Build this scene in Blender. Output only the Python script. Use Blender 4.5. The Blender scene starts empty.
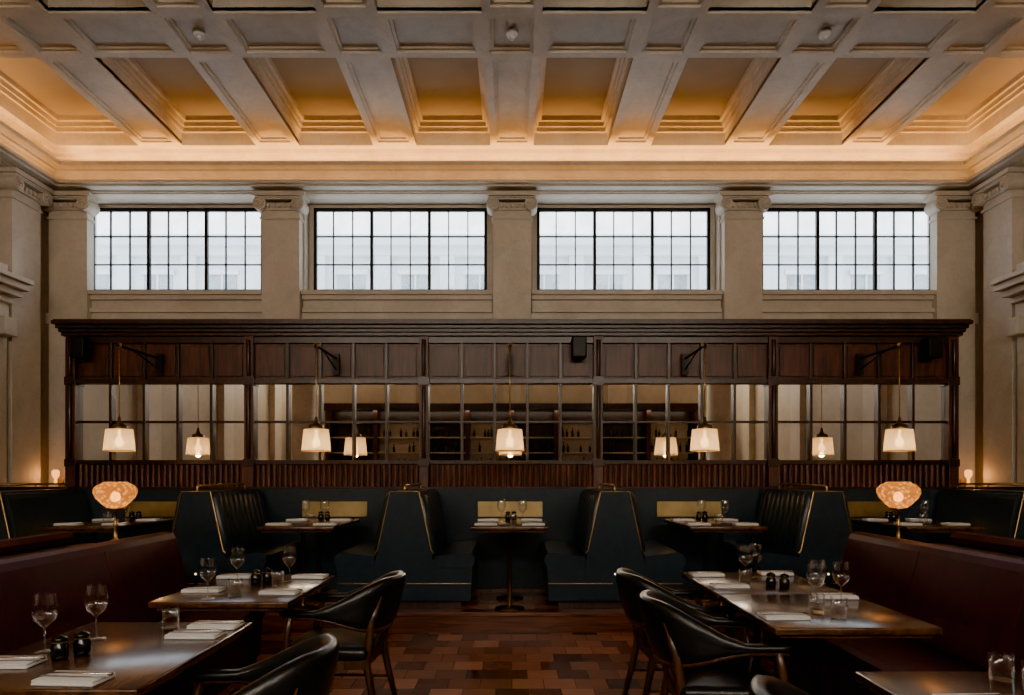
import bpy, bmesh, math, random
from mathutils import Vector, Matrix
random.seed(7)
scene = bpy.context.scene
PI = math.pi

# ------------------------------------------------------------------ materials
def nodes_of(name):
    m = bpy.data.materials.new(name); m.use_nodes = True
    nt = m.node_tree
    return m, nt, nt.nodes, nt.links, nt.nodes['Principled BSDF']

def plain(name, col, rough=0.5, metal=0.0, noise=0.12, scale=20, bump=0.0, emis=None, es=0, coat=0.0, trans=0.0, ior=1.45, spec=0.5):
    m, nt, N, L, P = nodes_of(name)
    P.inputs['Roughness'].default_value = rough
    P.inputs['Metallic'].default_value = metal
    P.inputs['IOR'].default_value = ior
    P.inputs['Specular IOR Level'].default_value = spec
    if coat: P.inputs['Coat Weight'].default_value = coat; P.inputs['Coat Roughness'].default_value = 0.12
    if trans: P.inputs['Transmission Weight'].default_value = trans
    tc = N.new('ShaderNodeTexCoord'); nz = N.new('ShaderNodeTexNoise')
    nz.inputs['Scale'].default_value = scale; nz.inputs['Detail'].default_value = 4
    L.new(tc.outputs['Object'], nz.inputs['Vector'])
    rp = N.new('ShaderNodeValToRGB')
    a = [max(0, c*(1-noise)) for c in col]; b = [min(1, c*(1+noise)) for c in col]
    rp.color_ramp.elements[0].position = .3; rp.color_ramp.elements[1].position = .7
    rp.color_ramp.elements[0].color = (*a, 1); rp.color_ramp.elements[1].color = (*b, 1)
    L.new(nz.outputs['Fac'], rp.inputs['Fac']); L.new(rp.outputs['Color'], P.inputs['Base Color'])
    if bump:
        bp = N.new('ShaderNodeBump'); bp.inputs['Strength'].default_value = bump; bp.inputs['Distance'].default_value = .005
        L.new(nz.outputs['Fac'], bp.inputs['Height']); L.new(bp.outputs['Normal'], P.inputs['Normal'])
    if emis:
        P.inputs['Emission Color'].default_value = (*emis, 1); P.inputs['Emission Strength'].default_value = es
    return m

def stone(name, c1, c2, rough=0.55, scale=1.6, vein=.25):
    m, nt, N, L, P = nodes_of(name)
    P.inputs['Roughness'].default_value = rough
    tc = N.new('ShaderNodeTexCoord')
    nz = N.new('ShaderNodeTexNoise'); nz.inputs['Scale'].default_value = scale; nz.inputs['Detail'].default_value = 9; nz.inputs['Roughness'].default_value = .6; nz.inputs['Distortion'].default_value = .8
    L.new(tc.outputs['Object'], nz.inputs['Vector'])
    rp = N.new('ShaderNodeValToRGB')
    rp.color_ramp.elements[0].position = .3; rp.color_ramp.elements[1].position = .7
    rp.color_ramp.elements[0].color = (*c1, 1); rp.color_ramp.elements[1].color = (*c2, 1)
    L.new(nz.outputs['Fac'], rp.inputs['Fac'])
    n2 = N.new('ShaderNodeTexNoise'); n2.inputs['Scale'].default_value = scale*1.7; n2.inputs['Detail'].default_value = 6; n2.inputs['Distortion'].default_value = 1.6
    L.new(tc.outputs['Object'], n2.inputs['Vector'])
    r2 = N.new('ShaderNodeValToRGB'); e = r2.color_ramp.elements
    e[0].position = .47; e[0].color = (0,0,0,1); e[1].position = .53; e[1].color = (0,0,0,1)
    x = e.new(.5); x.color = (1,1,1,1)
    L.new(n2.outputs['Fac'], r2.inputs['Fac'])
    mx = N.new('ShaderNodeMixRGB'); mx.blend_type = 'MIX'; mx.inputs['Color2'].default_value = (*[c*.7 for c in c1], 1)
    mu = N.new('ShaderNodeMath'); mu.operation = 'MULTIPLY'; mu.inputs[1].default_value = vein
    L.new(r2.outputs['Color'], mu.inputs[0]); L.new(mu.outputs[0], mx.inputs['Fac'])
    L.new(rp.outputs['Color'], mx.inputs['Color1']); L.new(mx.outputs['Color'], P.inputs['Base Color'])
    bp = N.new('ShaderNodeBump'); bp.inputs['Strength'].default_value = .06; bp.inputs['Distance'].default_value = .01
    L.new(nz.outputs['Fac'], bp.inputs['Height']); L.new(bp.outputs['Normal'], P.inputs['Normal'])
    return m

def wood(name, c1, c2, rough=0.3, stretch=(12,12,1.2), coat=0.3):
    m, nt, N, L, P = nodes_of(name)
    P.inputs['Roughness'].default_value = rough; P.inputs['Coat Weight'].default_value = coat; P.inputs['Coat Roughness'].default_value = .15
    tc = N.new('ShaderNodeTexCoord'); mp = N.new('ShaderNodeMapping'); mp.inputs['Scale'].default_value = stretch
    nz = N.new('ShaderNodeTexNoise'); nz.inputs['Scale'].default_value = 2.2; nz.inputs['Detail'].default_value = 8; nz.inputs['Distortion'].default_value = 1.0
    L.new(tc.outputs['Object'], mp.inputs['Vector']); L.new(mp.outputs['Vector'], nz.inputs['Vector'])
    rp = N.new('ShaderNodeValToRGB')
    rp.color_ramp.elements[0].position = .35; rp.color_ramp.elements[1].position = .68
    rp.color_ramp.elements[0].color = (*c1, 1); rp.color_ramp.elements[1].color = (*c2, 1)
    L.new(nz.outputs['Fac'], rp.inputs['Fac']); L.new(rp.outputs['Color'], P.inputs['Base Color'])
    bp = N.new('ShaderNodeBump'); bp.inputs['Strength'].default_value = .12; bp.inputs['Distance'].default_value = .003
    L.new(nz.outputs['Fac'], bp.inputs['Height']); L.new(bp.outputs['Normal'], P.inputs['Normal'])
    return m

def parquet(name):
    m, nt, N, L, P = nodes_of(name)
    tc = N.new('ShaderNodeTexCoord')
    def brick(w,h,c1,c2,off):
        br = N.new('ShaderNodeTexBrick'); br.inputs['Scale'].default_value = 1.0
        br.offset = off; br.inputs['Brick Width'].default_value = w; br.inputs['Row Height'].default_value = h
        br.inputs['Mortar Size'].default_value = .002; br.inputs['Bias'].default_value = 0
        br.inputs['Color1'].default_value = c1; br.inputs['Color2'].default_value = c2
        br.inputs['Mortar'].default_value = (.014,.006,.005,1)
        L.new(tc.outputs['Object'], br.inputs['Vector']); return br
    b1 = brick(.21,.21,(.075,.028,.020,1),(.50,.235,.16,1),.5)
    mp = N.new('ShaderNodeMapping'); mp.inputs['Scale'].default_value = (4, 30, 3)
    nz = N.new('ShaderNodeTexNoise'); nz.inputs['Scale'].default_value = 2; nz.inputs['Detail'].default_value = 7
    L.new(tc.outputs['Object'], mp.inputs['Vector']); L.new(mp.outputs['Vector'], nz.inputs['Vector'])
    mr = N.new('ShaderNodeMapRange'); mr.inputs['To Min'].default_value = .7; mr.inputs['To Max'].default_value = 1.25
    L.new(nz.outputs['Fac'], mr.inputs['Value'])
    mx = N.new('ShaderNodeMixRGB'); mx.blend_type = 'MULTIPLY'; mx.inputs['Fac'].default_value = 1
    L.new(b1.outputs['Color'], mx.inputs['Color1']); L.new(mr.outputs[0], mx.inputs['Color2'])
    L.new(mx.outputs['Color'], P.inputs['Base Color'])
    n2 = N.new('ShaderNodeTexNoise'); n2.inputs['Scale'].default_value = 3; L.new(tc.outputs['Object'], n2.inputs['Vector'])
    rr = N.new('ShaderNodeMapRange'); rr.inputs['To Min'].default_value = .14; rr.inputs['To Max'].default_value = .30
    L.new(n2.outputs['Fac'], rr.inputs['Value']); L.new(rr.outputs[0], P.inputs['Roughness'])
    bp = N.new('ShaderNodeBump'); bp.inputs['Strength'].default_value = .2; bp.inputs['Distance'].default_value = .002; bp.invert = True
    L.new(b1.outputs['Fac'], bp.inputs['Height']); L.new(bp.outputs['Normal'], P.inputs['Normal'])
    return m

def emit(name, col, s):
    m = bpy.data.materials.new(name); m.use_nodes = True; nt = m.node_tree
    for n in list(nt.nodes): nt.nodes.remove(n)
    o = nt.nodes.new('ShaderNodeOutputMaterial'); e = nt.nodes.new('ShaderNodeEmission')
    e.inputs[0].default_value = (*col, 1); e.inputs[1].default_value = s
    nt.links.new(e.outputs[0], o.inputs[0]); return m

def shade_mat(name, col, ecol, es, trans=.6, cells=False, clear=.12):
    m = bpy.data.materials.new(name); m.use_nodes = True; nt = m.node_tree; N = nt.nodes; L = nt.links
    for n in list(N): N.remove(n)
    o = N.new('ShaderNodeOutputMaterial')
    tr = N.new('ShaderNodeBsdfTranslucent'); tr.inputs[0].default_value = (*col, 1)
    di = N.new('ShaderNodeBsdfDiffuse'); di.inputs[0].default_value = (*[c*.6 for c in col], 1)
    em = N.new('ShaderNodeEmission'); em.inputs[0].default_value = (*ecol, 1); em.inputs[1].default_value = es
    tc = N.new('ShaderNodeTexCoord')
    if cells:
        nz = N.new('ShaderNodeTexVoronoi'); nz.inputs['Scale'].default_value = 34; out = nz.outputs['Distance']
        mr = N.new('ShaderNodeMapRange'); mr.inputs['From Max'].default_value = .55; mr.inputs['To Min'].default_value = es*2.2; mr.inputs['To Max'].default_value = es*.15
        L.new(out, mr.inputs['Value']); L.new(mr.outputs[0], em.inputs[1])
    else:
        nz = N.new('ShaderNodeTexNoise'); nz.inputs['Scale'].default_value = 40; out = nz.outputs['Fac']
    bp = N.new('ShaderNodeBump'); bp.inputs['Strength'].default_value = .5; bp.inputs['Distance'].default_value = .01
    L.new(tc.outputs['Object'], nz.inputs['Vector']); L.new(out, bp.inputs['Height'])
    L.new(bp.outputs[0], tr.inputs['Normal']); L.new(bp.outputs[0], di.inputs['Normal'])
    m1 = N.new('ShaderNodeMixShader'); m1.inputs[0].default_value = trans
    L.new(di.outputs[0], m1.inputs[1]); L.new(tr.outputs[0], m1.inputs[2])
    tp = N.new('ShaderNodeBsdfTransparent'); tp.inputs[0].default_value=(*col,1)
    m2 = N.new('ShaderNodeMixShader'); m2.inputs[0].default_value = clear
    L.new(m1.outputs[0], m2.inputs[1]); L.new(tp.outputs[0], m2.inputs[2])
    ad = N.new('ShaderNodeAddShader'); L.new(m2.outputs[0], ad.inputs[0]); L.new(em.outputs[0], ad.inputs[1])
    L.new(ad.outputs[0], o.inputs[0]); return m

def thin_glass(name):
    m = bpy.data.materials.new(name); m.use_nodes = True; nt = m.node_tree; N = nt.nodes; L = nt.links
    for n in list(N): N.remove(n)
    o = N.new('ShaderNodeOutputMaterial')
    tp = N.new('ShaderNodeBsdfTransparent'); tp.inputs[0].default_value = (.93,.94,.95,1)
    gl = N.new('ShaderNodeBsdfGlossy'); gl.inputs['Roughness'].default_value = .03; gl.inputs[0].default_value = (.95,.95,.95,1)
    lw = N.new('ShaderNodeLayerWeight'); lw.inputs[0].default_value = .35
    mr = N.new('ShaderNodeMapRange'); mr.inputs['To Min'].default_value = .06; mr.inputs['To Max'].default_value = .75
    L.new(lw.outputs['Facing'], mr.inputs['Value'])
    mx = N.new('ShaderNodeMixShader'); L.new(mr.outputs[0], mx.inputs[0]); L.new(tp.outputs[0], mx.inputs[1]); L.new(gl.outputs[0], mx.inputs[2])
    L.new(mx.outputs[0], o.inputs[0]); return m

def pane_mat(name):
    m = bpy.data.materials.new(name); m.use_nodes = True; nt = m.node_tree; N = nt.nodes; L = nt.links
    for n in list(N): N.remove(n)
    o = N.new('ShaderNodeOutputMaterial')
    tp = N.new('ShaderNodeBsdfTransparent'); tp.inputs[0].default_value = (.95,.98,1,1)
    tl = N.new('ShaderNodeBsdfTranslucent'); tl.inputs[0].default_value = (.62,.66,.70,1)
    tc = N.new('ShaderNodeTexCoord'); nz = N.new('ShaderNodeTexNoise'); nz.inputs['Scale'].default_value = 3; nz.inputs['Detail'].default_value = 10; nz.inputs['Roughness'].default_value=.7
    L.new(tc.outputs['Object'], nz.inputs['Vector'])
    mr = N.new('ShaderNodeMapRange'); mr.inputs['From Min'].default_value = .4; mr.inputs['From Max'].default_value = .7; mr.inputs['To Min'].default_value = 0; mr.inputs['To Max'].default_value = .3
    L.new(nz.outputs['Fac'], mr.inputs['Value'])
    mx = N.new('ShaderNodeMixShader'); L.new(mr.outputs[0], mx.inputs[0]); L.new(tp.outputs[0], mx.inputs[1]); L.new(tl.outputs[0], mx.inputs[2])
    L.new(mx.outputs[0], o.inputs[0]); return m

M = {}
M['stone'] = stone('wall_stone', (.45,.375,.285), (.55,.47,.365))
M['stone_w'] = stone('pale_marble', (.53,.455,.36), (.68,.60,.49), scale=2.0)
M['tan'] = plain('coffer_plaster', (.33,.275,.21), .8, noise=.08, scale=1.5)
M['mahog'] = wood('mahogany', (.012,.005,.003), (.052,.018,.011), .36, coat=.1)
M['mahog2'] = wood('mahogany_panel', (.030,.010,.007), (.115,.040,.025), .42, coat=0)
M['walnut'] = wood('table_walnut', (.042,.019,.009), (.115,.054,.027), .22, (6,1.0,6), .3)
M['ebony'] = wood('chair_ebony', (.030,.014,.008), (.10,.048,.026), .35)
M['floor'] = parquet('parquet')
M['step'] = wood('step_wood', (.06,.022,.014), (.20,.078,.046), .35, (1,12,12))
M['mirror'] = plain('antique_mirror', (.80,.77,.72), .015, 1.0, noise=.06, scale=3)
M['blue'] = plain('blue_leather', (.020,.034,.048), .30, noise=.15, scale=14, bump=.25)
M['burg'] = plain('burgundy_leather', (.045,.005,.012), .5, noise=.2, scale=10, bump=.2, spec=.35)
M['black'] = plain('black_leather', (.011,.013,.015), .30, noise=.2, scale=30, bump=.3)
M['iron'] = plain('black_iron', (.010,.010,.010), .45, .3)
M['plastic'] = plain('black_plastic', (.008,.008,.009), .5)
M['brass'] = plain('brass', (.55,.37,.16), .3, 1.0, noise=.15, scale=8)
M['brassd'] = plain('dark_brass', (.20,.14,.075), .4, 1.0, noise=.15, scale=8)
M['brassp'] = plain('brass_plate', (.36,.26,.12), .40, 1.0, noise=.3, scale=4)
M['steel'] = plain('cutlery_steel', (.6,.6,.6), .2, 1.0)
M['linen'] = plain('white_linen', (.72,.73,.75), .85, noise=.04, bump=.2, scale=60)
M['glass'] = thin_glass('clear_glass')
M['jar'] = plain('black_glass', (.01,.01,.01), .12)
M['shade'] = shade_mat('lamp_shade', (.93,.79,.58), (1,.66,.34), .07, .6, clear=.16)
M['globe'] = shade_mat('amber_globe', (.80,.42,.13), (1,.46,.10), .48, .4, True, .25)
M['bulb'] = emit('bulb_glow', (1,.62,.26), 14)
M['spot'] = emit('small_lens', (1,.75,.45), 3)
M['led'] = emit('led_strip', (1,.50,.14), 12)
M['amber'] = emit('sconce_glow', (1,.38,.08), 2.5)
M['pane'] = pane_mat('window_glass')
M['fill_pane'] = emit('daylight_fill_emitter', (1,.88,.72), 23)  # emissive pane, fill light standing in for daylight
M['bottle'] = plain('bottle_glass', (.05,.07,.03), .1, noise=.8, scale=6)
M['cream'] = plain('cream_panel', (.60,.54,.44), .6)
M['facade'] = plain('portland_stone', (.62,.64,.66), .9, noise=.12, scale=1)
M['facade_d'] = plain('facade_window', (.25,.29,.32), .4, noise=.2, scale=2)

# ------------------------------------------------------------------ mesh builder
class MB:
    def __init__(s): s.v=[]; s.f=[]; s.m=[]; s.sm=[]; s.mats=[]
    def mi(s, k):
        if k not in s.mats: s.mats.append(k)
        return s.mats.index(k)
    def add(s, vs, fs, mat, smooth=False):
        o=len(s.v); s.v+= [tuple(v) for v in vs]; k=s.mi(mat)
        for f in fs: s.f.append(tuple(i+o for i in f)); s.m.append(k); s.sm.append(smooth)
    def box(s,x0,x1,y0,y1,z0,z1,mat):
        if x0>x1:x0,x1=x1,x0
        if y0>y1:y0,y1=y1,y0
        vs=[(x0,y0,z0),(x1,y0,z0),(x1,y1,z0),(x0,y1,z0),(x0,y0,z1),(x1,y0,z1),(x1,y1,z1),(x0,y1,z1)]
        s.add(vs,[(0,3,2,1),(4,5,6,7),(0,1,5,4),(1,2,6,5),(2,3,7,6),(3,0,4,7)],mat)
    def rbox(s,x0,x1,y0,y1,z0,z1,r,mat,seg=3):
        bm=bmesh.new(); bmesh.ops.create_cube(bm,size=1)
        for v in bm.verts: v.co=Vector(((x0+x1)/2+v.co.x*(x1-x0),(y0+y1)/2+v.co.y*(y1-y0),(z0+z1)/2+v.co.z*(z1-z0)))
        bmesh.ops.bevel(bm,geom=list(bm.edges),offset=r,segments=seg,profile=.5,affect='EDGES')
        bm.verts.index_update()
        s.add([v.co[:] for v in bm.verts],[[v.index for v in f.verts] for f in bm.faces],mat,True); bm.free()
    def tube(s,path,r,mat,seg=8,rs=None,cap=True):
        n=len(path); P=[Vector(p) for p in path]; vs=[]; fs=[]
        t0=(P[1]-P[0]).normalized(); up=Vector((0,0,1)) if abs(t0.z)<.9 else Vector((1,0,0))
        nx=t0.cross(up).normalized()
        for i in range(n):
            t=(P[min(i+1,n-1)]-P[max(i-1,0)]).normalized()
            nx=(nx-t*nx.dot(t)).normalized(); ny=t.cross(nx)
            rr=rs[i] if rs else r
            for j in range(seg):
                a=2*PI*j/seg; vs.append(P[i]+nx*math.cos(a)*rr+ny*math.sin(a)*rr)
        for i in range(n-1):
            for j in range(seg):
                k=(j+1)%seg; fs.append((i*seg+j,i*seg+k,(i+1)*seg+k,(i+1)*seg+j))
        if cap: fs.append(tuple(range(seg))[::-1]); fs.append(tuple((n-1)*seg+j for j in range(seg)))
        s.add(vs,fs,mat,True)
    def lathe(s,cx,cy,cz,prof,mat,seg=20,smooth=True,flute=0):
        vs=[];fs=[];n=len(prof)
        for r,z in prof:
            for j in range(seg):
                a=2*PI*j/seg; q=r*(1+(flute if j%2 else 0)); vs.append((cx+q*math.cos(a),cy+q*math.sin(a),cz+z))
        for i in range(n-1):
            for j in range(seg):
                k=(j+1)%seg; fs.append((i*seg+j,i*seg+k,(i+1)*seg+k,(i+1)*seg+j))
        s.add(vs,fs,mat,smooth)
    def prism(s,prof,a0,a1,mat,axis='y',smooth=False):
        n=len(prof)
        if axis=='y': vs=[(p[0],a0,p[1]) for p in prof]+[(p[0],a1,p[1]) for p in prof]
        else: vs=[(a0,p[0],p[1]) for p in prof]+[(a1,p[0],p[1]) for p in prof]
        fs=[(i,(i+1)%n,n+(i+1)%n,n+i) for i in range(n)]+[tuple(range(n))[::-1],tuple(range(n,2*n))]
        s.add(vs,fs,mat,smooth)
    def mesh(s,name):
        me=bpy.data.meshes.new(name); me.from_pydata(s.v,[],s.f)
        for k in s.mats: me.materials.append(M[k])
        for p,mi,sm in zip(me.polygons,s.m,s.sm): p.material_index=mi; p.use_smooth=sm
        bm=bmesh.new(); bm.from_mesh(me); bmesh.ops.recalc_face_normals(bm,faces=bm.faces); bm.to_mesh(me); bm.free()
        me.update(); return me
    def build(s,name,loc=(0,0,0),rz=0,bevel=0):
        me=s.mesh(name); return place(name,me,loc,rz,bevel)
def place(name,me,loc=(0,0,0),rz=0,bevel=0,scale=1):
    o=bpy.data.objects.new(name,me); scene.collection.objects.link(o)
    o.location=loc; o.rotation_euler=(0,0,rz); o.scale=(scale,)*3
    if bevel:
        b=o.modifiers.new('bevel','BEVEL'); b.width=bevel; b.segments=2; b.limit_method='ANGLE'; b.angle_limit=.7
    return o

# ------------------------------------------------------------------ room shell
X=6.45; YN=9.5; YS=-6.0; ZC=5.8; PL=.18; YP=5.95
b=MB(); b.box(-X,X,YS,YP,-.1,0,'floor'); b.build('floor')
b=MB(); b.box(-X,X,YP+.03,YN,-.1,PL-.001,'floor'); b.box(-X,X,YP,YP+.1,-.1,PL,'step'); b.box(-X,X,YP-.03,YP+.12,PL-.035,PL+.001,'step')
b.build('floor_platform',bevel=.006)

wc=[-4.755,-1.585,1.585,4.755]; ww=1.3; wz0,wz1=3.88,5.2
def wall_with_windows(name,y0,y1,wz0=3.88):
    b=MB(); b.box(-X-.3,X+.3,y0,y1,-.1,wz0,'stone'); b.box(-X-.3,X+.3,y0,y1,wz1,6.3,'stone')
    xs=[-X-.3]+[c+s*ww for c in wc for s in (-1,1)]+[X+.3]
    for i in range(0,len(xs),2): b.box(xs[i],xs[i+1],y0,y1,wz0,wz1,'stone')
    b.build(name)
wall_with_windows('wall_north',YN,YN+.4)
wall_with_windows('wall_south',YS-.4,YS,4.22)
for nm,s in (('wall_west',-1),('wall_east',1)):
    b=MB(); b.box(s*X,s*(X+.3),YS,YN,-.1,6.3,'stone'); b.build(nm)

# pale stone building across the street, seen through the clerestory windows
b=MB(); y=17.0
b.box(-17,17,y,y+1,-.1,7.15,'facade'); b.box(-17,17,y-.35,y,6.95,7.2,'facade'); b.box(-17,17,y-.2,y,6.75,6.95,'facade')
for k in range(-10,11):
    x=k*1.6; b.box(x-.18,x+.18,y-.15,y,-.1,6.75,'facade')
    b.box(x+.45,x+1.15,y-.03,y+.05,4.2,6.3,'facade_d'); b.box(x+.38,x+1.22,y-.1,y,6.3,6.42,'facade')
    b.box(x+.78,x+.82,y-.06,y,4.2,6.3,'facade'); b.box(x+.45,x+1.15,y-.06,y,5.5,5.54,'facade')
b.build('exterior_building')

# ceiling
b=MB(); b.box(-X,X,YS,YN,6.15,6.3,'tan')
def soffit(x0,x1,y0,y1,w=.085):
    if min(x1-x0,y1-y0)<.4:
        b.box(x0,x1,y0,y1,ZC,6.16,'stone_w'); return
    b.box(x0,x1,y0,y1,5.85,6.16,'stone_w')
    for ww_,zz in ((w,ZC),(w+.035,ZC+.025)):
        if x1-x0>2*ww_+.05 and y1-y0>2*ww_+.05:
            b.box(x0,x0+ww_,y0,y1,zz,5.86,'stone_w'); b.box(x1-ww_,x1,y0,y1,zz,5.86,'stone_w')
            b.box(x0+ww_,x1-ww_,y0,y0+ww_,zz,5.86,'stone_w'); b.box(x0+ww_,x1-ww_,y1-ww_,y1,zz,5.86,'stone_w')
bx=[k*1.58 for k in range(-3,4)]; hw=.29
cy=[(6.55,7.25),(3.9,4.6),(1.25,1.95),(-1.4,-.7),(-4.05,-3.35)]
xr=[(-X,-6.15)]+[(c-hw,c+hw) for c in bx]+[(6.15,X)]
yr=[(YS,-5.7)]+sorted(cy)+[(9.2,YN)]
for (x0,x1) in xr:
    for (y0,y1) in yr: soffit(x0,x1,y0,y1,.07)
for (x0,x1) in xr:
    for i in range(len(yr)-1): soffit(x0,x1,yr[i][1],yr[i+1][0])
for (y0,y1) in yr:
    for i in range(len(xr)-1): soffit(xr[i][1],xr[i+1][0],y0,y1)
for i in range(len(xr)-1):
    for j in range(len(yr)-1):
        x0,x1,y0,y1=xr[i][1],xr[i+1][0],yr[j][1],yr[j+1][0]
        for d,z in ((.035,5.97),(.06,6.03),(.10,6.09)):
            b.box(x0,x0+d,y0,y1,z,6.15,'stone_w'); b.box(x1-d,x1,y0,y1,z,6.15,'stone_w')
            b.box(x0+d,x1-d,y0,y0+d,z,6.15,'stone_w'); b.box(x0+d,x1-d,y1-d,y1,z,6.15,'stone_w')
b.build('ceiling')
b=MB(); b.lathe(0,0,0,[(0,0),(.05,0),(.06,.02),(.06,.05),(0,.05)],'linen'); b.lathe(0,0,-.03,[(0,0),(.025,.005),(.03,.03)],'linen')
me=b.mesh('smoke_detector')
for x in (-3.16,0,3.16): place('smoke_detector',me,(x,6.9,5.80))

# cornices
def ring(name,steps,sides='NEWS',bevel=0):
    b=MB()
    for d0,d1,z0,z1,mt in steps:
        if 'N' in sides: b.box(-X+d0,X-d0,YN-d1,YN-d0,z0,z1,mt)
        if 'S' in sides: b.box(-X+d0,X-d0,YS+d0,YS+d1,z0,z1,mt)
        b.box(-X+d0,-X+d1,YS+d1,YN-d1,z0,z1,mt); b.box(X-d1,X-d0,YS+d1,YN-d1,z0,z1,mt)
    return b.build(name,bevel=bevel)
ring('trim_1',[(0,.16,5.2,5.215,'stone_w'),(0,.19,5.215,5.235,'stone_w'),(0,.34,5.235,5.26,'stone_w'),(0,.40,5.26,5.285,'stone_w'),(.38,.40,5.285,5.295,'stone_w'),
  (0,.22,5.285,5.37,'stone_w'),(0,.245,5.37,5.385,'stone_w'),(0,.27,5.385,5.44,'stone_w'),(0,.33,5.44,5.47,'stone_w'),(0,.46,5.47,5.50,'stone_w'),(.44,.46,5.5,5.52,'stone_w'),(0,.05,5.64,5.70,'stone_w'),(0,.11,5.70,5.745,'stone_w'),(0,.20,5.745,5.8,'stone_w')])
ring('led_cove_strip',[(.39,.405,5.501,5.508,'led')])
def area(name,loc,rot,sx,sy,p,col):
    l=bpy.data.lights.new(name,'AREA'); l.shape='RECTANGLE'; l.size=sx; l.size_y=sy; l.energy=p; l.color=col
    o=bpy.data.objects.new(name,l); scene.collection.objects.link(o); o.location=loc; o.rotation_euler=rot; return o
warm=(1,.48,.13)
U=PI
area('cove_light_north',(0,YN-.35,5.515),(U-.85,0,0),12.16,.04,88,warm)
area('cove_light_south',(0,YS+.35,5.515),(U,0,0),12.0,.04,60,(1,.62,.30))
area('cove_light_west',(-X+.35,1.8,5.515),(U,0,PI/2),14.4,.04,62,warm)
area('cove_light_east',(X-.35,1.8,5.515),(U,0,PI/2),14.4,.04,62,warm)
area('frieze_light_north',(0,YN-.34,5.30),(U-.2,0,0),12.16,.03,11,warm)
area('frieze_light_west',(-X+.34,4.1,5.30),(U,-.2,0),.03,10,11,warm)
area('frieze_light_east',(X-.34,4.1,5.30),(U,.2,0),.03,10,11,warm)

# window sill mouldings north
b=MB()
for c in wc:
    x0,x1=c-1.31,c+1.31
    b.box(x0,x1,YN-.13,YN+.15,3.84,3.90,'stone_w'); b.box(x0,x1,YN-.09,YN,3.78,3.84,'stone_w'); b.box(x0,x1,YN-.04,YN,3.66,3.78,'stone_w'); b.box(x0,x1,YN-.10,YN,3.60,3.66,'stone_w')
b.box(-X,X,YN-.06,YN,3.45,3.60,'stone_w')
b.build('trim_2',bevel=.004)

# pilasters
def pilaster_mesh(w=.52,d=.15):
    b=MB(); h=w/2
    b.box(-h,h,-d,0,0,4.80,'stone_w')
    b.box(-h-.05,h+.05,-d-.05,0,0,.2,'stone_w'); b.box(-h-.03,h+.03,-d-.03,0,.2,.28,'stone_w')
    b.box(-h-.02,h+.02,-d-.02,0,4.68,4.71,'stone_w')
    b.box(-h-.01,h+.01,-d-.03,0,4.80,4.90,'stone_w')
    b.box(-h-.10,h+.10,-d-.12,0,4.965,5.02,'stone_w')
    b.box(-h-.06,h+.06,-d-.09,0,4.92,4.965,'stone_w')
    for s in (-1,1):
        cx=s*(h+.0)
        b.tube([(cx,-d-.095,4.865),(cx,0,4.865)],.088,'stone_w',24)
        pts=[]
        for k in range(36):
            a=k*.42; r=.082*(1-k/38); pts.append((cx-s*r*math.cos(a+PI/2),-d-.10,4.865+r*math.sin(a+PI/2)))
        b.tube(pts,.012,'stone_w',6)
    b.tube([(-h,-d-.10,4.945),(h,-d-.10,4.945)],.012,'stone_w',6)
    for k in range(5):
        x=(k-2)*.075; b.lathe(x,-d-.04,4.82,[(0,0),(.025,.015),(.030,.04),(.018,.07),(0,.08)],'stone_w',8)
    return b.mesh('pilaster')
pm=pilaster_mesh()
for x in (-6.08,-3.17,0,3.17,6.08): place('pilaster',pm,(x,YN-.002,PL),0,.004)
for x in (-6.08,-3.17,0,3.17,6.08): place('pilaster',pm,(x,YS+.002,.18),PI,.004)
for y in (8.86,5.75,2.6,-.6,-3.8):
    place('pilaster',pm,(-X+.002,y,PL),PI/2,.004); place('pilaster',pm,(X-.002,y,PL),-PI/2,.004)

# windows
def window(name,c,y,pane,za=3.95):
    b=MB(); x0,x1,z0,z1=c-1.23,c+1.23,za,5.15
    b.box(c-1.3,c+1.3,y-.0,y+.12,za-.05,z0,'stone_w'); b.box(c-1.3,c+1.3,y,y+.12,z1,5.2,'stone_w'); b.box(c-1.3,x0,y,y+.12,z0,z1,'stone_w'); b.box(x1,c+1.3,y,y+.12,z0,z1,'stone_w')
    t=.034
    b.box(x0,x1,y-.03,y+.03,z0,z0+t*1.3,'iron'); b.box(x0,x1,y-.03,y+.03,z1-t,z1,'iron')
    for k in range(10):
        x=x0+(x1-x0)*k/9; w=.021 if k%3==0 else .0075
        x=min(max(x,x0+w),x1-w); b.box(x-w,x+w,y-.03 if k%3==0 else y-.015,y+.02,z0,z1,'iron')
    for k in (1,2):
        z=z0+(z1-z0)*k/3; b.box(x0,x1,y-.015,y+.02,z-.0075,z+.0075,'iron')
    for k in range(3):
        for zz in (z0+.02,z1-.045):
            xa=x0+(x1-x0)*k/3+.02; xb=x0+(x1-x0)*(k+1)/3-.02
            b.box(xa,xb,y-.02,y+.02,zz,zz+.025,'iron')
    b.box(x0,x1,y+.022,y+.026,z0,z1,pane)
    b.build(name)
for k,c in enumerate(wc): window('window_%d'%(k+1),c,YN+.22,'pane')
for k,c in enumerate(wc): window('window_%d'%(k+5),c,YS-.15,'fill_pane',4.28)  # unseen behind the camera; panes glow to light ceiling and hall

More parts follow.
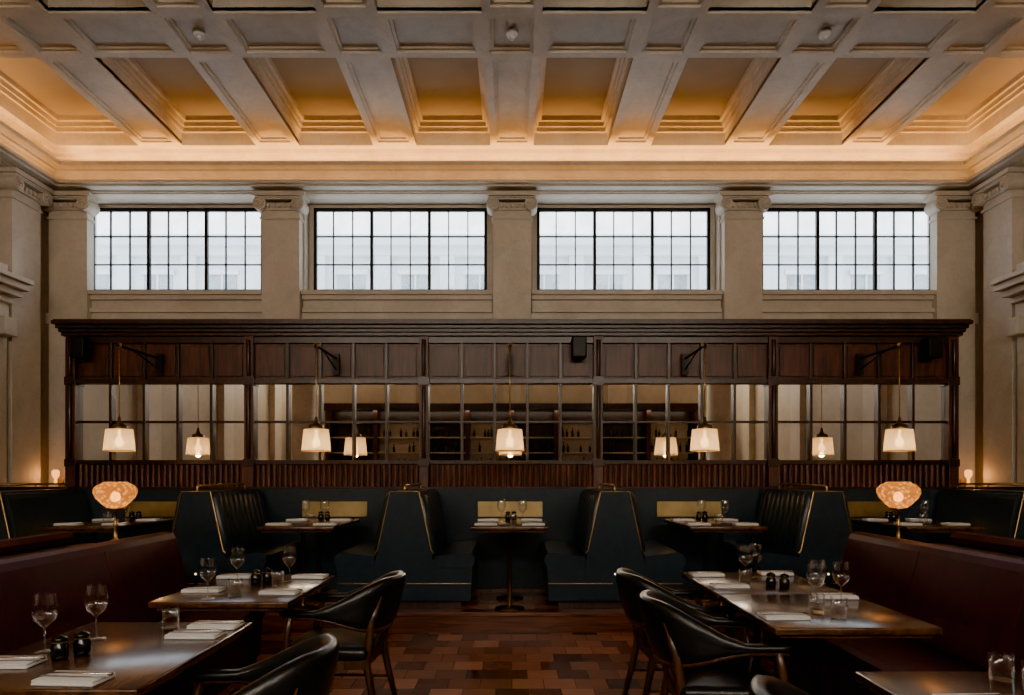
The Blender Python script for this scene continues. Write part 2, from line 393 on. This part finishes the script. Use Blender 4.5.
# side doors with classical surrounds
for s,nm in ((-1,'door_1'),(1,'door_2')):
    b=MB()
    def bb(d0,d1,y0,y1,z0,z1,mt): b.box(s*(X-d0-.002),s*(X-d1),y0,y1,z0,z1,mt)
    bb(0,.14,6.75,7.05,PL,3.3,'stone_w'); bb(0,.14,8.25,8.53,PL,3.3,'stone_w')
    bb(0,.16,6.7,8.54,3.3,3.5,'stone_w'); bb(0,.22,6.66,8.55,3.5,3.58,'stone_w'); bb(0,.32,6.62,8.56,3.58,3.66,'stone_w'); bb(0,.40,6.58,8.57,3.66,3.74,'stone_w'); bb(0,.45,6.55,8.575,3.74,3.80,'stone_w')
    bb(0,.25,6.9,8.4,3.8,3.95,'stone_w')
    bb(0,.30,8.28,8.5,3.08,3.3,'stone_w'); bb(0,.30,6.8,7.02,3.08,3.3,'stone_w')
    bb(0,.06,7.05,8.25,PL,3.3,'mahog')
    for y in (7.12,7.70):
        for z0,z1 in ((.4,1.2),(1.35,3.1)): bb(.06,.09,y,y+.48,z0,z1,'mahog2')
    b.build(nm,bevel=.008)

b=MB()
b.lathe(0,0,0,[(0,-.02),(.02,-.02),(.02,.06),(.05,.10),(.055,.17),(.035,.2)],'amber',14); b.tube([(0,0,0),(0,.09,-.05),(0,.12,-.05)],.01,'brass'); b.box(-.04,.04,.11,.13,-.12,.05,'brass')
sm=b.mesh('wall_sconce')
for x in (-6.16,6.16):
    place('wall_sconce',sm,(x,9.5-.15-.135,1.26),scale=.85)
    l=bpy.data.lights.new('sconce_light','POINT'); l.energy=1.6; l.color=(1,.42,.12); l.shadow_soft_size=.05
    o=bpy.data.objects.new('sconce_light',l); scene.collection.objects.link(o); o.location=(x,9.08,1.36)

# ------------------------------------------------------------------ mirrored partition
b=MB(); XP=4.73; y0=7.30; z0,z1,z2,z3,z4=1.20,1.507,1.934,2.36,2.80
b.box(-XP,XP,y0+.02,y0+.2,PL,2.88,'mahog')
b.box(-XP,XP,y0-.02,y0+.02,PL,z0,'mahog')
b.box(-XP+.1,XP-.1,y0,y0+.021,z1,z3,'mirror')
b.box(-XP,XP,y0-.01,y0+.02,z0,z1,'mahog2'); b.box(-XP,XP,y0-.01,y0+.02,z3,z4,'mahog2')
b.box(-XP,XP,y0-.05,y0+.02,z1-.025,z1+.02,'mahog'); b.box(-XP,XP,y0-.06,y0+.02,z3-.02,z3+.03,'mahog')
b.box(-XP,XP,y0-.03,y0+.02,z2-.012,z2+.012,'mahog')
b.box(-XP,XP,y0-.05,y0+.02,z4-.03,2.88,'mahog')
posts=[-4.68,-2.79,-.935,.915,2.77,4.68]
for p in posts:
    b.box(p-.05,p+.05,y0-.07,y0+.02,PL,2.86,'mahog2'); b.box(p-.06,p+.06,y0-.08,y0,z3-.04,z3+.05,'mahog'); b.box(p-.06,p+.06,y0-.08,y0,z1-.05,z1+.03,'mahog')
    b.tube([(p,y0-.075,z1+.04),(p,y0-.075,z3-.05)],.022,'mahog',10); b.tube([(p,y0-.075,z3+.06),(p,y0-.075,z4)],.022,'mahog',10)
for i in range(5):
    a,c=posts[i]+.05,posts[i+1]-.05; w=(c-a)/5
    for k in range(1,5):
        x=a+w*k; b.box(x-.014,x+.014,y0-.045,y0+.015,z1,z4,'mahog')
    for k in range(5):
        xa,xb=a+w*k+.035,a+w*(k+1)-.035
        b.box(xa,xb,y0-.025,y0,z3+.06,z4-.06,'mahog2')
    n=30; ws=(c-a)/n
    for k in range(n): b.tube([(a+ws*(k+.5),y0-.012,z0),(a+ws*(k+.5),y0-.012,z1-.03)],ws*.45,'mahog2',8,cap=False)
for d,za,zb in ((.09,2.84,2.875),(.12,2.875,2.91),(.15,2.91,2.945),(.19,2.945,2.985),(.17,2.985,3.0)):
    b.box(-XP-d*.4,XP+d*.4,y0-d,y0+.2+d*.5,za,zb,'mahog')
for s in (-1,1): b.tube([(s*(XP+.02),y0+.02,PL),(s*(XP+.02),y0+.02,2.83)],.035,'mahog',12)
b.build('mirrored_partition',bevel=.003)

b=MB()
b.box(-6.2,6.2,y0-.13,y0-.082,PL,1.22,'blue'); b.box(-6.2,6.2,y0-.14,y0-.081,1.22,1.245,'mahog')
for s in (-1,1):
    b.box(s*4.85,s*6.2,y0-.08,y0+.02,PL,1.22,'mahog')
    b.tube([(s*4.9,y0-.15,1.275),(s*6.2,y0-.15,1.275)],.012,'brass')
    for x in (5.0,5.6,6.15): b.tube([(s*x,y0-.12,1.24),(s*x,y0-.15,1.275)],.008,'brass')
bs=(-3.72,-1.86,-.02,1.86,3.72)
for x in bs:
    b.box(x-.34,x+.34,y0-.142,y0-.13,.93,1.09,'brassp')
b.build('booth_back_panel',bevel=.005)

# ------------------------------------------------------------------ booth benches (double sided)
def bench(tufted=True):
    b=MB(); L0,L1=0,1.125
    b.box(-.50,.50,L0+.06,L1,0,.09,'mahog')
    body=[(-.585,.08),(.585,.08),(.60,.40),(.27,.40),(.235,.52),(.125,1.045),(-.125,1.045),(-.235,.52),(-.27,.40),(-.60,.40)]
    b.prism(body,L0,L1,'blue')
    for s in (-1,1):
        pr=[(.262,.372),(.59,.372),(.615,.40),(.625,.44),(.617,.475),(.59,.50),(.55,.508),(.262,.475)]
        b.prism([(s*x,z) for x,z in pr],L0-.004,L1,'blue')
        if tufted:
            n=9
            for k in range(n):
                ya=L0+.02+(L1-.04)*k/n; yb=L0+.02+(L1-.04)*(k+1)/n; ym=(ya+yb)/2; r=(yb-ya)/2
                b.tube([(s*.225,ym,.495),(s*.220,ym,.54),(s*.135,ym,.985),(s*.12,ym,1.02)],r*1.02,'blue',10,rs=[r*.9,r*1.03,r*1.03,r*.8])
        else:
            pr=[(.22,.49),(.285,.50),(.275,.56),(.185,.98),(.165,1.02),(.12,1.03)]
            b.prism([(s*x,z) for x,z in pr],L0+.02,L1-.02,'blue')
        b.tube([(s*.595,L0-.006,.235),(s*.02,L0-.006,.235)],.0055,'brass',6)
        b.tube([(s*.262,L0-.004,.50),(s*.238,L0-.004,.53),(s*.127,L0-.004,1.048),(0,L0-.004,1.05)],.0055,'brass',6)
    b.tube([(0,.02,1.045),(0,.02,1.085),(0,.06,1.10),(0,1.05,1.10),(0,1.09,1.085),(0,1.09,1.045)],.009,'brass',8)
    b.lathe(0,-.012,.32,[(0,-.010),(.010,0),(0,.010)],'spot',8)
    return b.mesh('booth_bench')
bmh=bench()
for x in (-.95,.91,-2.79,2.79): place('booth_bench',bmh,(x,6.03,PL),0,.012)
bmp=bench(False)
for x in (-4.65,4.65): place('booth_bench',bmp,(x,6.03,PL),0,.012)

# ------------------------------------------------------------------ tables
def table_mesh(nm,w,l,pole,h=.75):
    b=MB(); b.rbox(-w/2,w/2,-l/2,l/2,h-.032,h,.006,'walnut',2); b.box(-w/2+.03,w/2-.03,-l/2+.03,l/2-.03,h-.05,h-.03,'ebony')
    bo=nm=='booth_table'
    for y in pole:
        mt='brassd' if bo else 'iron'
        b.lathe(0,y,0,[(0,0),(.13 if bo else .03,0),(.13 if bo else .03,.012),(.022,.025),(.019,.05),(.019,h-.06),(.08,h-.05),(0,h-.05)],mt,20)
        if not bo:
            for a in (0,PI/2,PI,3*PI/2):
                c,s_=math.cos(a),math.sin(a); L=.28 if abs(c)>.5 else .22
                b.tube([(0,y,.10),(c*L*.5,y+s_*L*.5,.05),(c*L,y+s_*L,.018)],.02,mt,8,rs=[.026,.022,.016])
            b.box(-.2,.2,y-.03,y+.03,h-.055,h-.045,mt)
    return b.mesh(nm)
bt=table_mesh('booth_table',.66,1.02,(-.28,.22))
for x in bs: place('booth_table',bt,(x,6.36,PL))
t1=table_mesh('dining_table',.70,.92,(0,)); t2=table_mesh('dining_table',.70,.78,(0,))
place('dining_table',t1,(-1.47,3.87,0)); place('dining_table',t1,(-1.47,2.50,0))
place('dining_table',t2,(1.45,4.04,0)); place('dining_table',t2,(1.45,3.235,0)); place('dining_table',t1,(1.47,1.77,0))

# ------------------------------------------------------------------ banquettes
def banq(s):
    b=MB(); a,c=.6,4.85
    for m_ in (0,1):
        def fx(x): return s*(x if m_==0 else 5.62-x)
        b.box(fx(1.85),fx(2.3),a+.03,c-.03,0,.1,'mahog')
        b.prism([(fx(x),z) for x,z in [(1.79,.10),(2.5,.10),(2.5,.36),(1.77,.36)]],a,c,'burg')
        b.prism([(fx(x),z) for x,z in [(1.78,.36),(1.755,.38),(1.75,.42),(1.77,.45),(1.82,.46),(2.35,.44),(2.35,.36)]],a,c,'burg')
        b.prism([(fx(x),z) for x,z in [(2.26,.40),(2.25,.47),(2.30,.62),(2.385,.93),(2.405,.965),(2.44,.98),(2.49,.975),(2.51,.94),(2.51,.36)]],a,c,'burg')
        b.box(fx(2.51),fx(2.60),a,c,0,.90,'mahog')
        for k in range(1,5):
            y=a+(c-a)*k/5; b.tube([(fx(2.30),y,.62),(fx(2.387),y,.935)],.006,'burg',6)
    b.box(s*2.51,s*3.11,a,c,.86,.90,'mahog')
    b.box(s*2.55,s*3.07,c-.05,c,0,.9,'mahog')
    return b.build('banquette',bevel=.012)
banq(-1); banq(1)

# ------------------------------------------------------------------ chairs
def chair():
    b=MB()   # faces +x
    b.rbox(-.22,.25,-.24,.24,.395,.475,.035,'black',4)
    b.box(-.21,.23,-.225,.225,.355,.405,'ebony')
    for sx,sy in ((.21,.215),(.21,-.215)):
        b.tube([(sx+.01,sy*1.02,0),(sx,sy,.38),(sx,sy*1.1,.52),(sx-.03,sy*1.2,.645)],.02,'ebony',8,rs=[.014,.024,.02,.017])
    for sy in (-.19,.19):
        b.tube([(-.29,sy*1.05,0),(-.23,sy,.25),(-.20,sy,.40),(-.235,sy,.60),(-.275,sy*.9,.74)],.02,'ebony',8,rs=[.014,.02,.024,.02,.016])
    n=40; vs=[];fs=[]; S=14
    def U(t):
        a=abs(t); s=1 if t>0 else -1
        if a>.55:
            q=(a-.55)/.45; return Vector((.02+q*.22, s*(.265-.012*q),0))
        th=a/.55*PI/2
        return Vector((.02-math.cos(th)*.31, s*math.sin(th)*.265,0))
    for i in range(n+1):
        t=-1+2*i/n; p=U(t); p2=U(min(1,t+.01)); p1=U(max(-1,t-.01)); tg=(p2-p1).normalized(); nr=Vector((tg.y,-tg.x,0))
        a=abs(t); k=max(0,min(1,(.62-a)/.45)); k=k*k*(3-2*k)
        top=.672+.16*k; bot=.635-.09*k; th=.030+.006*k
        e=min(1,(1-a)/.06+.35)
        lean=-.05*k
        for j in range(S):
            an=2*PI*j/S; cx=math.cos(an); cz=math.sin(an)
            cx=math.copysign(abs(cx)**.7,cx); cz=math.copysign(abs(cz)**.7,cz)
            z=(top+bot)/2+cz*(top-bot)/2*e
            q=p+nr*cx*th*e; f=(z-.6)/.2
            vs.append((q.x+lean*f,q.y,z))
    for i in range(n):
        for j in range(S):
            k=(j+1)%S; fs.append((i*S+j,i*S+k,(i+1)*S+k,(i+1)*S+j))
    fs.append(tuple(range(S))[::-1]); fs.append(tuple(n*S+j for j in range(S)))
    b.add(vs,fs,'black',True)
    # wooden rail under the upholstered arm band
    pts=[]
    for i in range(n+1):
        t=-.97+1.94*i/n; p=U(t); a=abs(t); k=max(0,min(1,(.62-a)/.45)); k=k*k*(3-2*k)
        pts.append((p.x+.004*k,p.y,.632-.088*k))
    b.tube(pts,.014,'ebony',8)
    for sy in (-.07,0,.07): b.tube([(-.205,sy,.40),(-.27,sy,.60)],.009,'ebony',6)
    for y in (-.2,.2): b.tube([(-.235,y,.2),(.2,y,.2)],.009,'ebony',6)
    return b.mesh('dining_chair')
cm=chair()
for x,y,r in ((-.97,3.84,PI-.06),(-.95,2.26,PI+.04),(.97,3.95,.05),(.96,3.16,-.05),(1.0,1.78,.0)):
    place('dining_chair',cm,(x,y,0),r)

# ------------------------------------------------------------------ pendant lamps on wall arms
def pendant():
    b=MB(); z=2.6
    b.tube([(0,.735,z),(0,-.02,z)],.012,'iron',8); b.tube([(0,.735,z-.12),(0,.25,z-.005)],.008,'iron',8)
    b.box(-.035,.035,.72,.74,z-.17,z+.05,'iron')
    b.lathe(0,0,z-.03,[(0,0),(.02,.01),(.02,.05),(0,.06)],'brass',10)
    b.tube([(0,0,z-.03),(0,0,1.90)],.005,'brass',8)
    for k in range(11): b.lathe(0,0,1.97+k*.055,[(0,-.010),(.009,0),(0,.010)],'brass',8)
    b.lathe(0,0,1.80,[(0,.13),(.012,.12),(.018,.09),(.028,.06),(.065,.045),(.07,.02),(.07,0)],'brassd',20)
    b.lathe(0,0,1.60,[(.133,0),(.128,.06),(.12,.14),(.113,.205),(.05,.212)],'shade',44,True,.025)
    b.lathe(0,0,1.60,[(.136,-.004),(.140,0),(.136,.006)],'brass',40)
    b.lathe(0,0,1.68,[(0,-.045),(.025,-.036),(.042,0),(.025,.04),(.012,.06),(.012,.12)],'bulb',14)
    return b.mesh('pendant_lamp')
pmh=pendant()
def pt(name,loc,e,r=.05,col=(1,.60,.28)):
    l=bpy.data.lights.new(name,'POINT'); l.energy=e; l.color=col; l.shadow_soft_size=r
    o=bpy.data.objects.new(name,l); scene.collection.objects.link(o); o.location=loc
for x in (-3.73,-1.86,-.02,1.83,3.68):
    place('pendant_lamp',pmh,(x,6.485,0)); pt('pendant_bulb_light',(x,6.485,1.605),1.5,.03)

b=MB()
b.lathe(0,0,0,[(0,0),(.085,0),(.085,.012),(.035,.03),(.014,.05),(.012,.14),(.022,.15),(.012,.165),(.012,.26),(.06,.275),(.065,.29),(0,.29)],'brass',24)
b.lathe(0,0,.29,[(.06,0),(.085,.02),(.135,.075),(.15,.115),(.15,.145),(.125,.175),(.095,.19),(.08,.20)],'globe',28,False,.03)
b.lathe(0,0,.37,[(0,-.04),(.025,-.03),(.038,.0),(.025,.035),(0,.045)],'bulb',12)
gl=b.mesh('table_lamp')
for x in (-2.73,2.66):
    place('table_lamp',gl,(x,4.70,.901),scale=.88); pt('table_lamp_light',(x,4.70,1.33),.5,.03,(1,.55,.22))

# speakers
b=MB(); b.rbox(-.075,.075,-.13,0,-.11,.11,.012,'plastic',2); b.box(-.06,.06,-.134,-.128,-.095,.095,'iron'); b.box(-.02,.02,0,.05,.02,.06,'iron')
sp=b.mesh('wall_speaker')
for x in (.70,-4.52,4.40): place('wall_speaker',sp,(x,7.205,2.70))

# ------------------------------------------------------------------ tableware
b=MB(); b.lathe(0,0,0,[(0,0),(.034,0),(.034,.002),(.006,.006),(.0035,.012),(.0035,.085),(.012,.093),(.034,.115),(.042,.145),(.040,.175),(.033,.21)],'glass',28)
wg=b.mesh('wine_glass')
b=MB(); b.lathe(0,0,0,[(0,0),(.032,0),(.036,.09)],'glass',24,True,.02); b.lathe(0,0,.006,[(0,0),(.031,0)],'glass',24)
tg=b.mesh('water_glass')
b=MB(); b.rbox(-.055,.055,-.10,.10,0,.009,.004,'linen',2); b.rbox(-.053,.055,-.098,.10,.009,.017,.004,'linen',2)
b.box(-.018,-.006,-.11,.06,.017,.019,'steel'); b.box(-.02,-.004,.05,.10,.017,.0195,'steel'); b.tube([(.02,-.11,.019),(.02,.10,.019)],.004,'steel',6,rs=[.006,.003])
nk=b.mesh('folded_napkin')
b=MB(); b.lathe(0,0,0,[(0,0),(.024,0),(.027,.01),(.027,.045),(.02,.055),(.02,.06),(.024,.062),(.024,.075),(.008,.082),(0,.086)],'jar',18); b.lathe(0,0,.058,[(.0215,0),(.0225,.002),(.0215,.004)],'brass',18)
pj=b.mesh('pepper_pot')
H=.7505
def put(me,nm,x,y,r=0,z=H,sc=1): place(nm,me,(x,y,z),r,0,sc)
for x,y in ((-1.60,3.98),(-1.32,4.05),(-1.56,3.50)): put(wg,'wine_glass',x,y)
for x,y,r in ((-1.24,4.2,1.45),(-1.70,4.2,1.6),(-1.68,3.72,1.6),(-1.24,3.66,1.5)): put(nk,'folded_napkin',x,y,r)
for x,y in ((-1.44,4.02),(-1.49,3.97)): put(pj,'pepper_pot',x,y)
put(tg,'water_glass',-1.46,3.60); put(tg,'water_glass',-1.34,3.90)
for x,y in ((-1.62,2.66),(-1.69,2.47)): put(wg,'wine_glass',x,y)
for x,y,r in ((-1.24,2.86,1.55),(-1.25,2.70,1.55),(-1.70,2.30,1.6),(-1.36,2.12,1.5)): put(nk,'folded_napkin',x,y,r)
for x,y in ((-1.53,2.43),(-1.57,2.37)): put(pj,'pepper_pot',x,y)
put(tg,'water_glass',-1.42,2.84)
for x,y in ((1.50,4.20),(1.40,4.10),(1.53,3.42),(1.46,3.28),(1.62,3.36)): put(wg,'wine_glass',x,y)
for x,y,r in ((1.23,3.86,1.6),(1.67,4.33,1.5),(1.67,3.53,1.5),(1.21,3.04,1.6),(1.22,4.28,1.6)): put(nk,'folded_napkin',x,y,r)
for x,y in ((1.46,3.85),(1.52,3.81)): put(pj,'pepper_pot',x,y)
for x,y in ((1.40,3.14),(1.46,3.05),(1.36,3.98)): put(tg,'water_glass',x,y)
put(wg,'wine_glass',1.66,2.14); put(tg,'water_glass',1.52,2.12); put(nk,'folded_napkin',1.30,1.9,1.6); put(tg,'water_glass',1.55,2.02)
for x in bs:
    for dx,dy,r in ((-.21,6.05,0),(.21,6.05,0),(-.21,6.60,0),(.21,6.60,0)): put(nk,'folded_napkin',x+dx,dy,r+1.57,PL+H)
    put(wg,'wine_glass',x-.08,6.42,0,PL+H); put(wg,'wine_glass',x+.12,6.35,0,PL+H); put(tg,'water_glass',x+.03,6.22,0,PL+H)
    put(pj,'pepper_pot',x-.02,6.72,0,PL+H); put(pj,'pepper_pot',x+.04,6.73,0,PL+H)

# ------------------------------------------------------------------ back bar behind the camera (seen in mirrors)
b=MB(); y=YS+.25
b.box(-5.4,5.4,y-.02,y+.03,0,3.2,'mahog')
for x in (-5.4,-4.0,-2.6,-1.3,0,1.3,2.6,4.0,5.4): b.box(x-.06,x+.06,y,y+.4,0,3.2,'mahog2')
for z in (1.05,1.5,1.95,2.4,2.85): b.box(-5.4,5.4,y,y+.35,z,z+.03,'cream')
b.box(-5.5,5.5,y-.02,y+.5,3.2,3.4,'mahog'); b.box(-5.4,5.4,y,y+.6,0,1.0,'mahog')
for x0_ in (-4.0,1.3,-1.3,4.0): b.box(x0_+.06,x0_+1.24,y+.03,y+.04,1.5,2.85,'cream')
random.seed(3)
for z in (1.08,1.53,1.98,2.43):
    x=-5.25
    while x<5.25:
        if random.random()<.7 and min(abs(x-q) for q in (-4.0,-2.6,-1.3,0,1.3,2.6,4.0))>.11:
            h=random.uniform(.22,.34); b.lathe(x,y+.2,z,[(0,0),(.036,0),(.036,h*.6),(.012,h*.75),(.012,h),(0,h)],'bottle',8)
        x+=random.uniform(.09,.2)
b.build('back_bar_shelving')
area('shelf_fill_light',(0,y+.46,3.19),(-.7,0,0),10.5,.04,14,(1,.84,.64))  # added lamp, invented to brighten the bar for its mirror reflection
b=MB(); b.box(-4.2,4.2,-3.9,-3.3,0,1.05,'mahog'); b.box(-4.3,4.3,-4.0,-3.2,1.05,1.12,'walnut')
for k in range(12): b.box(-4.1+k*.7,-3.55+k*.7,-3.3,-3.27,.15,.95,'mahog2')
b.build('bar_counter',bevel=.01)
b=MB()
b.lathe(0,0,0,[(0,0),(.42,0),(.42,.15),(.36,.2),(.34,.3),(.30,.35),(.26,5.1),(.30,5.2),(.36,5.35),(.40,5.4),(.40,5.79),(0,5.79)],'stone_w',32)
cmh=b.mesh('stone_column')
for x in (-4.75,4.75): place('stone_column',cmh,(x,-1.05,0))

# ------------------------------------------------------------------ world, camera
w=bpy.data.worlds.new('World'); scene.world=w; w.use_nodes=True
bg=w.node_tree.nodes['Background']; bg.inputs[0].default_value=(.93,.96,1,1); bg.inputs[1].default_value=4.4
cd=bpy.data.cameras.new('camera'); cam=bpy.data.objects.new('camera',cd); scene.collection.objects.link(cam)
cd.sensor_width=36; cd.lens=24.0; cd.shift_y=124.5/1024; cd.clip_start=.05
cam.location=(0,0,1.4); cam.rotation_euler=(PI/2,0,0); scene.camera=cam
scene.view_settings.view_transform='AgX'
scene.view_settings.look='AgX - Punchy'
scene.view_settings.exposure=0.9
